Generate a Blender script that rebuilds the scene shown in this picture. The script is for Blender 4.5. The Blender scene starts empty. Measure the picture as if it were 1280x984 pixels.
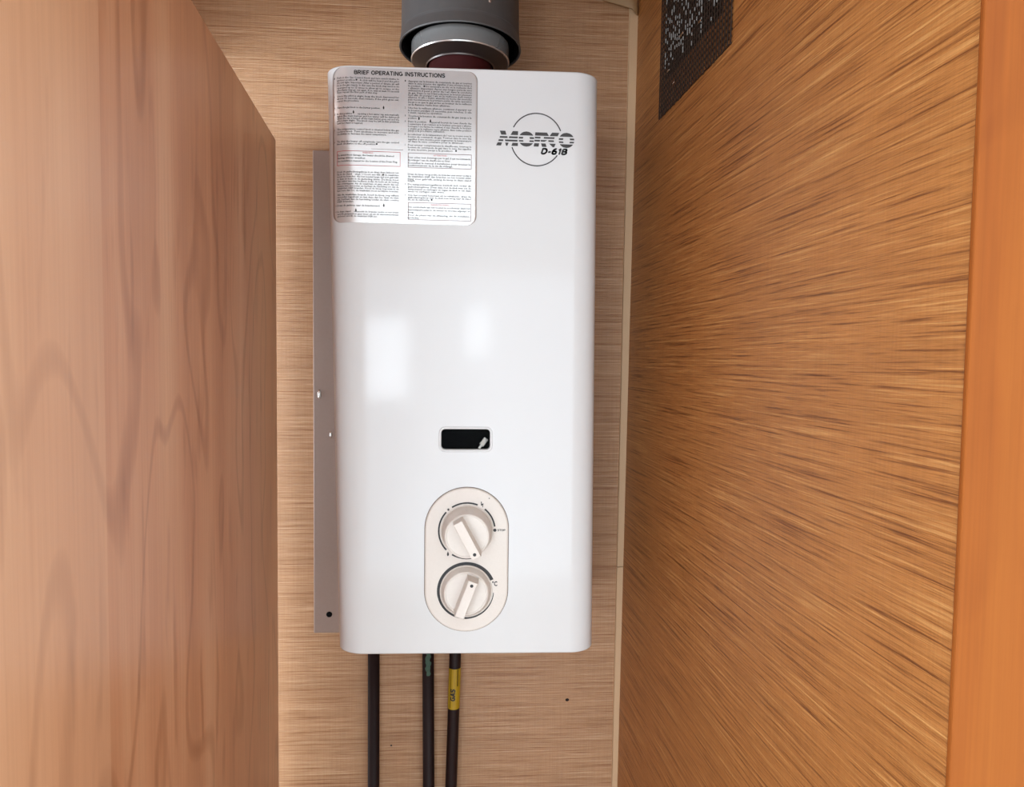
import bpy, bmesh, math, random
from mathutils import Vector, Matrix

random.seed(7)
scene = bpy.context.scene
COL = scene.collection

# ------------------------------------------------------------------ camera
cam_data = bpy.data.cameras.new('camera')
cam = bpy.data.objects.new('camera', cam_data)
COL.objects.link(cam)
cam_data.sensor_fit = 'HORIZONTAL'
cam_data.sensor_width = 36.0
cam_data.lens = 850.0 / 1280.0 * 36.0
cam_data.clip_start = 0.01
_r = Vector((0.9975, -0.0703, 0.0117)).normalized()      # camera right in world
_f = Vector((0.0708, 0.9963, -0.0485)).normalized()      # camera forward
_u = _r.cross(_f).normalized()
_r = _f.cross(_u).normalized()
CAM = Vector((0.0, -0.90, 1.45))
cam.matrix_world = Matrix(((_r.x, _u.x, -_f.x, CAM.x), (_r.y, _u.y, -_f.y, CAM.y),
                           (_r.z, _u.z, -_f.z, CAM.z), (0, 0, 0, 1)))
scene.camera = cam

# ------------------------------------------------------------------ world, daylight, exposure
world = bpy.data.worlds.new('World')
scene.world = world
world.use_nodes = True
bg = world.node_tree.nodes['Background']
bg.inputs[0].default_value = (0.80, 0.90, 1.0, 1)
bg.inputs[1].default_value = 1.0

def window_light(name, loc, normal, sx, sy, power, col):
    d = bpy.data.lights.new(name, 'AREA')
    d.shape = 'RECTANGLE'; d.size = sx; d.size_y = sy
    d.energy = power; d.color = col
    o = bpy.data.objects.new(name, d); COL.objects.link(o)
    o.location = loc
    o.rotation_euler = Vector(normal).to_track_quat('-Z', 'Y').to_euler()
    return o

DAY = (0.845, 0.95, 1.035)
window_light('daylight_left', (-1.66, -2.00, 1.42), (1, 0, 0), 1.70, 0.95, 27, DAY)
window_light('daylight_left_near', (-1.66, -0.50, 1.17), (1, 0, 0), 0.90, 0.86, 33, DAY)
window_light('fill_right', (1.56, -2.00, 1.42), (-1, 0, 0), 1.50, 0.95, 18, DAY)  # added window light, fills in the left panel
window_light('daylight_rear', (-0.15, -3.07, 1.10), (0, 1, 0), 2.30, 1.60, 21, DAY)          # wide rear window, main frontal light
window_light('rear_reflection_patch', (-0.46, -3.06, 1.455), (0, 1, 0), 0.34, 0.42, 2.2, DAY)      # bright patch added for the reflection in the heater cover
window_light('rear_reflection_slot', (0.07, -3.06, 1.60), (0, 1, 0), 0.13, 0.26, 0.35, DAY)  # second added patch for the cover reflection
window_light('rear_sheen_light', (-1.00, -3.06, 1.18), (0, 1, 0), 0.55, 1.40, 17, DAY)      # added light, meant as a sheen on the left wall strip

scene.view_settings.view_transform = 'Standard'
scene.view_settings.look = 'None'
scene.view_settings.exposure = 0.20
scene.view_settings.gamma = 1.0
scene.view_settings.use_curve_mapping = False

# ------------------------------------------------------------------ helpers
def srgb(r, g, b):
    def c(v):
        v /= 255.0
        return v / 12.92 if v <= 0.04045 else ((v + 0.055) / 1.055) ** 2.4
    return (c(r), c(g), c(b), 1.0)

def link(name, me, mat=None, parent=None, smooth=False):
    o = bpy.data.objects.new(name, me); COL.objects.link(o)
    if mat is not None:
        me.materials.clear(); me.materials.append(mat)
    if smooth:
        for p in me.polygons: p.use_smooth = True
    if parent is not None:
        o.parent = parent
        o.matrix_parent_inverse = parent.matrix_world.inverted()
    return o

def bm_obj(name, bm, mat, parent=None, smooth=False, recalc=True):
    if recalc: bmesh.ops.recalc_face_normals(bm, faces=bm.faces)
    me = bpy.data.meshes.new(name); bm.to_mesh(me); bm.free()
    return link(name, me, mat, parent, smooth)

def add_box(bm, x0, x1, y0, y1, z0, z1, bevel=0.0, seg=2):
    ret = bmesh.ops.create_cube(bm, size=1.0)
    vs = ret['verts']
    for v in vs:
        v.co = Vector((x0 + (v.co.x + .5) * (x1 - x0), y0 + (v.co.y + .5) * (y1 - y0), z0 + (v.co.z + .5) * (z1 - z0)))
    if bevel > 0:
        es = list({e for v in vs for e in v.link_edges})
        bmesh.ops.bevel(bm, geom=es, offset=bevel, segments=seg, profile=0.5, affect='EDGES')

def box(name, x0, x1, y0, y1, z0, z1, mat, parent=None, bevel=0.0):
    bm = bmesh.new(); add_box(bm, x0, x1, y0, y1, z0, z1, bevel)
    return bm_obj(name, bm, mat, parent)

def add_lathe(bm, prof, n, xf, close=False):
    """prof: list of (r, h); xf maps (r*cos, r*sin, h) -> world."""
    rings = []
    for r, h in prof:
        if r < 1e-7:
            rings.append([bm.verts.new(xf(0, 0, h))])
        else:
            rings.append([bm.verts.new(xf(r * math.cos(2 * math.pi * i / n), r * math.sin(2 * math.pi * i / n), h)) for i in range(n)])
    for a, b in zip(rings, rings[1:]):
        for i in range(n):
            j = (i + 1) % n
            if len(a) == 1 and len(b) == 1: continue
            if len(a) == 1: bm.faces.new((a[0], b[i], b[j]))
            elif len(b) == 1: bm.faces.new((a[i], a[j], b[0]))
            else: bm.faces.new((a[i], a[j], b[j], b[i]))

def add_tube(bm, pts, r, n=20, cap=True):
    rings = []
    for k, p in enumerate(pts):
        p = Vector(p)
        a = Vector(pts[max(k - 1, 0)]); b = Vector(pts[min(k + 1, len(pts) - 1)])
        t = (b - a).normalized()
        s = t.cross(Vector((0, 1, 0)))
        if s.length < 1e-4: s = t.cross(Vector((1, 0, 0)))
        s.normalize(); q = t.cross(s).normalized()
        rings.append([bm.verts.new(p + s * (r * math.cos(2 * math.pi * i / n)) + q * (r * math.sin(2 * math.pi * i / n))) for i in range(n)])
    for a, b in zip(rings, rings[1:]):
        for i in range(n):
            j = (i + 1) % n
            bm.faces.new((a[i], a[j], b[j], b[i]))
    if cap:
        bm.faces.new(rings[0]); bm.faces.new(rings[-1])

def props(o, label=None, cat=None, kind=None, group=None):
    if label: o['label'] = label
    if cat: o['category'] = cat
    if kind: o['kind'] = kind
    if group: o['group'] = group
    return o

# ------------------------------------------------------------------ materials
def new_mat(name):
    m = bpy.data.materials.new(name); m.use_nodes = True
    nt = m.node_tree
    return m, nt, nt.nodes['Principled BSDF']

def N(nt, kind, **kw):
    n = nt.nodes.new(kind)
    for k, v in kw.items(): setattr(n, k, v)
    return n

def plain(name, col, rough=0.5, metal=0.0, spec=0.5, vary=0.04, scale=60, bump=0.0, coat=0.0):
    """Principled with a faint procedural variation of the colour."""
    m, nt, b = new_mat(name)
    tc = N(nt, 'ShaderNodeTexCoord'); nz = N(nt, 'ShaderNodeTexNoise')
    nz.inputs['Scale'].default_value = scale; nz.inputs['Detail'].default_value = 4
    nt.links.new(tc.outputs['Object'], nz.inputs['Vector'])
    mx = N(nt, 'ShaderNodeMix', data_type='RGBA')
    mx.inputs['A'].default_value = tuple(c * (1 - vary) for c in col[:3]) + (1,)
    mx.inputs['B'].default_value = tuple(min(1, c * (1 + vary)) for c in col[:3]) + (1,)
    nt.links.new(nz.outputs['Fac'], mx.inputs['Factor'])
    nt.links.new(mx.outputs['Result'], b.inputs['Base Color'])
    b.inputs['Roughness'].default_value = rough
    b.inputs['Metallic'].default_value = metal
    b.inputs['Specular IOR Level'].default_value = spec
    b.inputs['Coat Weight'].default_value = coat
    b.inputs['Coat Roughness'].default_value = 0.06
    if bump > 0:
        bp = N(nt, 'ShaderNodeBump'); bp.inputs['Strength'].default_value = bump; bp.inputs['Distance'].default_value = 0.001
        nt.links.new(nz.outputs['Fac'], bp.inputs['Height'])
        nt.links.new(bp.outputs['Normal'], b.inputs['Normal'])
    return m

def stretched_noise(nt, src, sc, detail=3, rough=0.5, distort=0.0):
    mp = N(nt, 'ShaderNodeMapping'); mp.inputs['Scale'].default_value = sc
    nt.links.new(src, mp.inputs['Vector'])
    nz = N(nt, 'ShaderNodeTexNoise'); nz.inputs['Scale'].default_value = 1.0
    nz.inputs['Detail'].default_value = detail; nz.inputs['Roughness'].default_value = rough
    nz.inputs['Distortion'].default_value = distort
    nt.links.new(mp.outputs['Vector'], nz.inputs['Vector'])
    return nz.outputs['Fac']

def ramp(nt, fac, stops):
    r = N(nt, 'ShaderNodeValToRGB')
    e = r.color_ramp.elements
    while len(e) > len(stops): e.remove(e[-1])
    while len(e) < len(stops): e.new(1.0)
    for el, (p, c) in zip(e, stops): el.position = p; el.color = c
    nt.links.new(fac, r.inputs['Fac'])
    return r.outputs['Color']

def mixc(nt, a, b, fac, mode='MIX'):
    mx = N(nt, 'ShaderNodeMix', data_type='RGBA', blend_type=mode)
    for sock, v in (('A', a), ('B', b), ('Factor', fac)):
        if isinstance(v, (int, float, tuple)): mx.inputs[sock].default_value = v
        else: nt.links.new(v, mx.inputs[sock])
    return mx.outputs['Result']

def streaked_board(name, dark, mid, light, rough=0.45, fine=470, bite=0.85):
    """Vinyl-faced board with a fine horizontal reed grain: local X along the grain, local Z across."""
    m, nt, b = new_mat(name)
    tc = N(nt, 'ShaderNodeTexCoord').outputs['Object']
    a = stretched_noise(nt, tc, (8, 8, fine), 4, 0.65, 0.05)
    f = stretched_noise(nt, tc, (34, 34, 1100), 3, 0.65, 0.05)
    w = stretched_noise(nt, tc, (620, 620, 14), 1, 0.5)
    blot = stretched_noise(nt, tc, (5, 5, 40), 2, 0.5)
    c = ramp(nt, a, [(0.35, dark), (0.47, mid), (0.54, mid), (0.66, light)])
    c2 = ramp(nt, f, [(0.32, (0.66, 0.60, 0.54, 1)), (0.52, (1, 1, 1, 1)), (0.72, (1.0, 1.0, 1.0, 1))])
    c = mixc(nt, c, c2, bite, 'MULTIPLY')
    c3 = ramp(nt, w, [(0.35, (0.90, 0.88, 0.86, 1)), (0.6, (1, 1, 1, 1))])
    c = mixc(nt, c, c3, 0.6, 'MULTIPLY')
    c4 = ramp(nt, blot, [(0.3, (0.88, 0.86, 0.84, 1)), (0.7, (1, 1, 1, 1))])
    c = mixc(nt, c, c4, 1.0, 'MULTIPLY')
    nt.links.new(c, b.inputs['Base Color'])
    b.inputs['Roughness'].default_value = rough
    b.inputs['Specular IOR Level'].default_value = 0.45
    add = N(nt, 'ShaderNodeMath', operation='ADD'); nt.links.new(a, add.inputs[0]); nt.links.new(f, add.inputs[1])
    bp = N(nt, 'ShaderNodeBump'); bp.inputs['Strength'].default_value = 0.55; bp.inputs['Distance'].default_value = 0.0012
    nt.links.new(add.outputs[0], bp.inputs['Height']); nt.links.new(bp.outputs['Normal'], b.inputs['Normal'])
    return m

def veneer(name, dark, mid, light, rough=0.34, seam=None, figure=1.0, coat=0.25, spec=0.5):
    """Cherry veneer, grain upright: local X across the grain, local Z along it."""
    m, nt, b = new_mat(name)
    tc = N(nt, 'ShaderNodeTexCoord').outputs['Object']
    broad = stretched_noise(nt, tc, (9, 9, 0.9), 3, 0.55, 0.4)
    ring = stretched_noise(nt, tc, (6.5, 6.5, 1.6), 2, 0.45, 0.25)
    mul = N(nt, 'ShaderNodeMath', operation='MULTIPLY'); mul.inputs[1].default_value = 58.0
    nt.links.new(ring, mul.inputs[0])
    sn = N(nt, 'ShaderNodeMath', operation='SINE'); nt.links.new(mul.outputs[0], sn.inputs[0])
    fib = stretched_noise(nt, tc, (330, 330, 6), 3, 0.6)
    fleck = stretched_noise(nt, tc, (70, 70, 9), 2, 0.5, 0.2)
    c = ramp(nt, broad, [(0.28, dark), (0.48, mid), (0.72, light)])
    k = ramp(nt, sn.outputs[0], [(0.0, (1, 1, 1, 1)), (0.80, (1, 1, 1, 1)), (1.0, (0.74, 0.66, 0.60, 1))])
    c = mixc(nt, c, k, 0.8 * figure, 'MULTIPLY')
    k = ramp(nt, fib, [(0.3, (0.84, 0.79, 0.75, 1)), (0.6, (1, 1, 1, 1))])
    c = mixc(nt, c, k, 0.7, 'MULTIPLY')
    k = ramp(nt, fleck, [(0.28, (0.72, 0.62, 0.55, 1)), (0.42, (1, 1, 1, 1))])
    c = mixc(nt, c, k, 0.85 * figure, 'MULTIPLY')
    if seam is not None:                       # a paler leaf of veneer begins here
        sp = N(nt, 'ShaderNodeSeparateXYZ'); nt.links.new(tc, sp.inputs[0])
        lt = N(nt, 'ShaderNodeMath', operation='LESS_THAN'); lt.inputs[1].default_value = seam
        nt.links.new(sp.outputs['X'], lt.inputs[0])
        ml = N(nt, 'ShaderNodeMath', operation='MULTIPLY'); ml.inputs[1].default_value = 0.35
        nt.links.new(lt.outputs[0], ml.inputs[0])
        c = mixc(nt, c, light, ml.outputs[0])
    nt.links.new(c, b.inputs['Base Color'])
    b.inputs['Roughness'].default_value = rough
    b.inputs['Specular IOR Level'].default_value = spec
    b.inputs['Coat Weight'].default_value = coat
    b.inputs['Coat Roughness'].default_value = 0.3
    bp = N(nt, 'ShaderNodeBump'); bp.inputs['Strength'].default_value = 0.06; bp.inputs['Distance'].default_value = 0.0006
    nt.links.new(fib, bp.inputs['Height']); nt.links.new(bp.outputs['Normal'], b.inputs['Normal'])
    return m

M_BOARD = streaked_board('reed_grain_board', srgb(152, 106, 72), srgb(184, 141, 104), srgb(206, 168, 132), rough=0.27, fine=540, bite=0.6)
M_BOARD_SIDE = streaked_board('reed_grain_board_warm_light', srgb(118, 66, 28), srgb(180, 118, 62), srgb(206, 150, 90))  # same board as the back wall, with warm bounce light in its colour
M_PANEL = veneer('cherry_veneer', srgb(164, 104, 70), srgb(192, 132, 94), srgb(214, 164, 126), seam=-0.485)
M_STILE = veneer('amber_stile_veneer', srgb(130, 66, 20), srgb(142, 76, 24), srgb(152, 86, 30), rough=0.75, figure=0.3, coat=0.0, spec=0.2)
M_TRIM = plain('beige_edging', srgb(200, 166, 130), 0.55, vary=0.08, scale=900)
M_FLOOR = plain('floor_vinyl', srgb(178, 168, 156), 0.5, vary=0.12, scale=8)
M_CEIL = plain('ceiling_white', srgb(240, 240, 238), 0.7)
M_ROOM = plain('room_wall_white', srgb(238, 237, 235), 0.7)
M_FRAME = plain('window_frame_white', srgb(235, 235, 232), 0.4)
M_GLASSW = plain('window_glass_daylight', srgb(200, 215, 230), 0.1)
M_ENAMEL = plain('white_enamel', srgb(220, 221, 222), 0.09, spec=0.5, vary=0.008, scale=3)
M_KNOB = plain('cream_plastic', srgb(226, 218, 210), 0.42, vary=0.03, scale=400, bump=0.15)
M_STEEL = plain('grey_plate_steel', srgb(158, 138, 128), 0.4, metal=0.4, vary=0.05, scale=300)
M_INK = plain('black_ink', srgb(34, 32, 33), 0.5)
M_LOGO = plain('charcoal_ink', srgb(62, 60, 60), 0.5)
M_RED = plain('red_ink', srgb(176, 40, 48), 0.5)
M_LABEL = plain('silver_foil_label', srgb(226, 226, 226), 0.24, metal=0.50, vary=0.05, scale=70, bump=0.04)
M_BLACK = plain('black_interior', srgb(6, 6, 6), 0.7, spec=0.1)
M_LINING = plain('dark_lining', srgb(40, 38, 37), 0.6)
M_FLUE = plain('grey_flue_metal', srgb(84, 83, 83), 0.5, metal=0.25, vary=0.12, scale=90, bump=0.1)
M_SPIGOT = plain('bright_spigot_metal', srgb(215, 212, 210), 0.22, metal=0.72, vary=0.06, scale=200)
M_RIM = plain('dark_rim_metal', srgb(120, 114, 112), 0.34, metal=0.9, vary=0.06, scale=200)
M_OXBLOOD = plain('oxide_red_paint', srgb(58, 12, 12), 0.7, spec=0.2)
M_PIPE = plain('dark_brown_painted_pipe', srgb(30, 12, 11), 0.6, spec=0.3, vary=0.12, scale=120)
M_GAS = plain('yellow_tape', srgb(170, 138, 20), 0.5, vary=0.12, scale=160)
M_VERD = plain('verdigris', srgb(58, 84, 70), 0.7, vary=0.3, scale=300)
M_WIRE = plain('dark_mesh_wire', srgb(58, 44, 36), 0.45, metal=0.3)
M_DASH = plain('pale_dash_grey', srgb(150, 148, 145), 0.8)
M_CHROME = plain('bright_screw_metal', srgb(215, 212, 208), 0.2, metal=1.0)

def glass_mat():
    m = bpy.data.materials.new('sight_glass'); m.use_nodes = True
    nt = m.node_tree; nt.nodes.clear()
    out = N(nt, 'ShaderNodeOutputMaterial'); mix = N(nt, 'ShaderNodeMixShader')
    tr = N(nt, 'ShaderNodeBsdfTransparent'); tr.inputs[0].default_value = (0.75, 0.75, 0.75, 1)
    gl = N(nt, 'ShaderNodeBsdfGlossy'); gl.inputs['Roughness'].default_value = 0.05
    fr = N(nt, 'ShaderNodeFresnel'); fr.inputs['IOR'].default_value = 1.10
    nt.links.new(fr.outputs[0], mix.inputs[0]); nt.links.new(tr.outputs[0], mix.inputs[1])
    nt.links.new(gl.outputs[0], mix.inputs[2]); nt.links.new(mix.outputs[0], out.inputs[0])
    return m
M_SIGHT = glass_mat()

# ------------------------------------------------------------------ room shell
ZC = 2.06
def struct(o, label, cat='wall'):
    return props(o, label, cat, 'structure')

struct(box('floor', -1.75, 1.65, -3.15, 0.03, -0.05, 0.0, M_FLOOR), 'pale vinyl floor of the room', 'floor')
struct(box('ceiling', -1.75, 1.65, -3.15, 0.03, ZC, ZC + 0.05, M_CEIL), 'white ceiling over the room', 'ceiling')
struct(box('wall_back', -1.75, 0.32, 0.0, 0.03, 0.0, ZC, M_BOARD), 'tan reed-grained board wall behind the heater')

def wall_with_holes(name, axis, pos, thick, a0, a1, holes, mat, label):
    """axis 'x': wall in plane X=pos spanning Y a0..a1; axis 'y': plane Y=pos spanning X."""
    bm = bmesh.new()
    cuts = sorted(holes)
    cur = a0
    def blk(p0, p1, z0, z1):
        if axis == 'x': add_box(bm, pos, pos + thick, p0, p1, z0, z1)
        else: add_box(bm, p0, p1, pos, pos + thick, z0, z1)
    for h0, h1, z0, z1 in cuts:
        blk(cur, h0, 0, ZC); blk(h0, h1, 0, z0); blk(h0, h1, z1, ZC); cur = h1
    blk(cur, a1, 0, ZC)
    return struct(bm_obj(name, bm, mat), label)

WIN_L = [(-2.85, -1.15, 0.945, 1.895), (-0.95, -0.05, 0.74, 1.60)]
WIN_S = [(-2.75, -1.25, 0.945, 1.895)]  # unseen right window, added for the fill light
WIN_R = [(-1.30, 1.00, 0.30, 1.90)]
wall_with_holes('wall_left', 'x', -1.75, 0.05, -3.15, 0.03, WIN_L, M_ROOM, 'white room wall with a window on the left')
wall_with_holes('wall_rear', 'y', -3.15, 0.05, -1.75, 1.65, WIN_R, M_ROOM, 'white room wall with windows behind the viewer')
wall_with_holes('wall_side', 'x', 1.60, 0.05, -3.15, -0.55, WIN_S, M_ROOM, 'white room wall on the far right')
k = 0
for axis, hs, pos in (('x', WIN_L, -1.73), ('x', WIN_S, 1.60), ('y', WIN_R, -3.13)):
    for h0, h1, z0, z1 in hs:
        k += 1
        bm = bmesh.new()
        fw = 0.025
        segs = [(h0, h0 + fw, z0, z1), (h1 - fw, h1, z0, z1), (h0, h1, z0, z0 + fw), (h0, h1, z1 - fw, z1)]
        if h1 - h0 > 0.3: segs.append(((h0 + h1) / 2 - .012, (h0 + h1) / 2 + .012, z0, z1))
        for a, b_, c, d in segs:
            if axis == 'x': add_box(bm, pos, pos + 0.03, a, b_, c, d)
            else: add_box(bm, a, b_, pos, pos + 0.03, c, d)
        w = struct(bm_obj('window_%d' % k, bm, M_FRAME), 'white framed window of the room', 'window')

# right side wall of the cupboard: leans a little, has a square vent hole
RW_X, RW_LEAN = 0.2192, 0.0070
RW_DIR = Vector((0.0466, -0.9989, 0))           # from the back corner towards the viewer
rw_rot = math.atan2(RW_DIR.y, RW_DIR.x)
def right_frame():
    m = Matrix.Identity(4)
    x = RW_DIR; z = Vector((RW_LEAN, 0, 1)); y = z.cross(x).normalized()     # local y points to +X (outwards)
    z = x.cross(y).normalized()
    base = Vector((RW_X - 1.38 * RW_LEAN, 0, 0))
    for i in range(3):
        m[i][0], m[i][1], m[i][2], m[i][3] = x[i], y[i], z[i], base[i]
    return m
RWM = right_frame()
VH0, VH1, VZ0, VZ1 = 0.118, 0.272, 1.772, 1.925      # vent hole (along wall, height)
RW_LEN = 0.583
bm = bmesh.new()
def rwblk(a0, a1, z0, z1): add_box(bm, a0, a1, 0.0, 0.018, z0, z1)
rwblk(-0.01, VH0, 0, ZC); rwblk(VH0, VH1, 0, VZ0); rwblk(VH0, VH1, VZ1, ZC); rwblk(VH1, RW_LEN, 0, ZC)
wr = bm_obj('wall_right', bm, M_BOARD_SIDE); wr.matrix_world = RWM
struct(wr, 'reed-grained board side wall with a mesh vent, warm light in its colour')

# thin scratch standing on the board face
# edging strip in the corner, two lengths meeting at a butt joint
def edging(name, z0, z1, label):
    bm = bmesh.new()
    def xr(z): return 0.2196 + (z - 1.38) * RW_LEAN
    def xl(z): return 0.2096 + (z - 1.38) * 0.0036
    vs = []
    for z in (z0, z1):
        for x, y in ((xl(z), 0.0), (xl(z) + .0006, -0.0032), (xr(z) - .0004, -0.0032), (xr(z), 0.0)):
            vs.append(bm.verts.new((x, y, z)))
    for i in range(4):
        j = (i + 1) % 4
        bm.faces.new((vs[i], vs[j], vs[4 + j], vs[4 + i]))
    bm.faces.new(vs[:4]); bm.faces.new(vs[4:])
    return struct(bm_obj(name, bm, M_TRIM), label, 'trim')
edging('trim_1', 1.1725, 1.9350, 'long upper length of beige corner edging strip')
edging('trim_2', 0.0, 1.1715, 'lower length of beige corner edging strip below the joint')

# loose beige tape end hanging from above in the corner
bm = bmesh.new()
tp = [(0.150, -0.003, 1.9310, 0.02), (0.166, -0.004, 1.9225, 0.03), (0.183, -0.006, 1.9160, 0.04), (0.200, -0.010, 1.9100, 0.05), (0.212, -0.015, 1.9045, 0.05), (0.2195, -0.012, 1.8985, 0.06), (0.2224, -0.005, 1.9010, 0.06)]
rows = []
for x, y, z, hgt in tp:
    rows.append([bm.verts.new((x, y + dy, zz)) for dy, zz in ((0, z), (0.003 if y < -.008 else 0.001, z + hgt * .4), (0.003, 1.9345))])
for a, b_ in zip(rows, rows[1:]):
    for i in range(2): bm.faces.new((a[i], b_[i], b_[i + 1], a[i + 1]))
t = bm_obj('trim_3', bm, plain('aged_tape', srgb(150, 116, 78), 0.6), smooth=True)
sm = t.modifiers.new('thick', 'SOLIDIFY'); sm.thickness = 0.0012
struct(t, 'loose beige tape end curling in the top corner', 'trim')

# veneered partition on the left, standing just clear of the back wall
PX = Vector((0.0811, -0.9967, 0))
def left_frame():
    m = Matrix.Identity(4)
    x = -PX; z = Vector((0, 0, 1)); y = z.cross(x)     # local x runs to the back wall, y towards the left
    base = Vector((-0.2313, -0.0380, 0))
    for i in range(3): m[i][0], m[i][1], m[i][2], m[i][3] = x[i], y[i], z[i], base[i]
    return m
bm = bmesh.new(); add_box(bm, -0.60, -0.0005, 0.0, 0.018, 0.0, 1.7158, 0.0008, 1)
pn = bm_obj('wall_partition', bm, M_PANEL); pn.matrix_world = left_frame()
struct(pn, 'tall reddish cherry-veneered partition panel on the left')

# front stile of the cupboard, then unseen boards added for shade
sx = RWM @ Vector((RW_LEN, 0, 1.45))
bm = bmesh.new(); add_box(bm, 0, 0.075, 0, 0.0035, 0.0, ZC, 0.0010, 2)
st = bm_obj('trim_4', bm, M_STILE)
st.matrix_world = Matrix.Translation((sx.x - 1.45 * RW_LEAN * 0.4, sx.y - 0.0036, 0)) @ Matrix(((1, 0, RW_LEAN * 0.4, 0), (0, 1, 0, 0), (0, 0, 1, 0), (0, 0, 0, 1)))
struct(st, 'orange wooden front stile at the right edge', 'trim')
struct(box('trim_5', -1.20, sx.x, -0.600, -0.582, 1.80, ZC, M_STILE), 'unseen wooden header rail added to shade the upper wall', 'trim')  # added rail, carried on to the left to shade the upper wall
struct(box('ceiling_shade_board', -1.20, 0.2225, -0.577, -0.0005, 1.936, 1.954, M_BOARD_SIDE), 'unseen board added over the heater cupboard to darken the wall top', 'ceiling')  # added out of view, keeps the top of the back wall dark
struct(box('wall_front', sx.x + 0.07, 1.60, -0.595, -0.55, 0, ZC, M_ROOM), 'white wall beside the cupboard front')

struct(box('wall_shade_box', -1.20, -0.375, -0.40, -0.0005, 1.80, 1.9355, M_BOARD_SIDE), 'unseen box added high on the left to shade the upper wall')  # added box, blocks left window light from the upper wall

# ------------------------------------------------------------------ mesh vent on the side wall
vent = bpy.data.objects.new('vent_screen', None); COL.objects.link(vent)
vent.matrix_world = RWM @ Matrix.Translation((0.20, -0.002, 1.735))
bpy.context.view_layer.update()
props(vent, 'dark wire mesh vent screen stapled to the side wall', 'vent')
def vent_part(name, bm, mat, kind=None):
    bmesh.ops.recalc_face_normals(bm, faces=bm.faces)
    me = bpy.data.meshes.new(name); bm.to_mesh(me); bm.free()
    o = link(name, me, mat)
    o.parent = vent
    o.matrix_parent_inverse = (RWM @ Matrix.Translation((0.20, -0.002, 1.735))).inverted()
    o.matrix_world = RWM
    if kind: o['kind'] = kind
    return o
bm = bmesh.new()                                      # dark duct behind the hole
a0, a1, z0, z1, dp = VH0 + .0004, VH1 - .0004, VZ0 + .0004, VZ1 - .0004, 0.07
v = [bm.verts.new(p) for p in ((a0, .001, z0), (a1, .001, z0), (a1, .001, z1), (a0, .001, z1), (a0, dp, z0), (a1, dp, z0), (a1, dp, z1), (a0, dp, z1))]
for q in ((4, 5, 6, 7), (0, 1, 5, 4), (1, 2, 6, 5), (2, 3, 7, 6), (3, 0, 4, 7)): bm.faces.new([v[i] for i in q])
vent_part('duct', bm, M_BLACK)
bm = bmesh.new()
MA0, MA1, MZ0, MZ1 = 0.1068, 0.2975, 1.7345, 1.934
sp = 0.0060
n = int((MA1 - MA0) / sp)
for i in range(n + 1):
    a = MA0 + i * (MA1 - MA0) / n
    w = 0.00062
    add_box(bm, a - w, a + w, -0.0026, -0.0014, MZ0 + random.uniform(-.003, .001), MZ1)
n = int((MZ1 - MZ0) / sp)
for i in range(n + 1):
    z = MZ0 + i * (MZ1 - MZ0) / n
    add_box(bm, MA0, MA1, -0.0016, -0.0004, z - 0.00062, z + 0.00062)
vent_part('wire_mesh', bm, M_WIRE, 'stuff')
bm = bmesh.new()                                      # pale grey dashes along the upright wires over the hole
n = int((MA1 - MA0) / sp)
for i in range(n + 1):
    a = MA0 + i * (MA1 - MA0) / n
    if not (VH0 + .002 < a < VH1 - .004): continue
    z = VZ0 + random.uniform(0, .02)
    while z < VZ1:
        L = random.uniform(0.002, 0.007)
        if random.random() < 0.55: add_box(bm, a - .0004, a + .0005, -0.0032, -0.0025, z, z + L)
        z += L + random.uniform(0.0012, 0.006)
vent_part('pale_dashes', bm, M_DASH, 'stuff')
for a, z, ln in ((0.157, 1.7545, 0.004), (0.178, 1.7965, 0.010), (0.228, 1.786, 0.006), (0.139, 1.775, 0.006)):
    bm = bmesh.new(); add_box(bm, a - ln / 2, a + ln / 2, -0.0042, -0.0027, z - .0011, z + .0011, 0.0004, 1)
    vent_part('staple', bm, M_CHROME)

# ------------------------------------------------------------------ water heater
heater = bpy.data.objects.new('water_heater', None); COL.objects.link(heater)
heater.location = (0.0, 0.0, 1.09)
bpy.context.view_layer.update()
props(heater, 'white enamelled gas water heater with two knobs on the board wall', 'water heater')

YF = -0.195                      # front face
RA, RB = 0.0285, 0.024           # rounding of the upright edges (across, deep)
ZT, ZB = 1.7445, 1.1405
def xl(z): return -0.1425 + (1.7396 - z) * (0.0118 / 0.5904)
def xr(z): return 0.1382 + (1.7485 - z) * (0.0047 / 0.6087)
def ztop(x): return 1.7450 + 0.012 * x
def zbot(x): return 1.1400 - 0.012 * x
def front_y(x, z):
    d = min(x - xl(z), xr(z) - x)
    if d >= RA: return YF
    q = max(0.0, d) / RA
    return YF + RB * (1 - math.sqrt(max(0.0, 1 - (1 - q) ** 2)))

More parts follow.
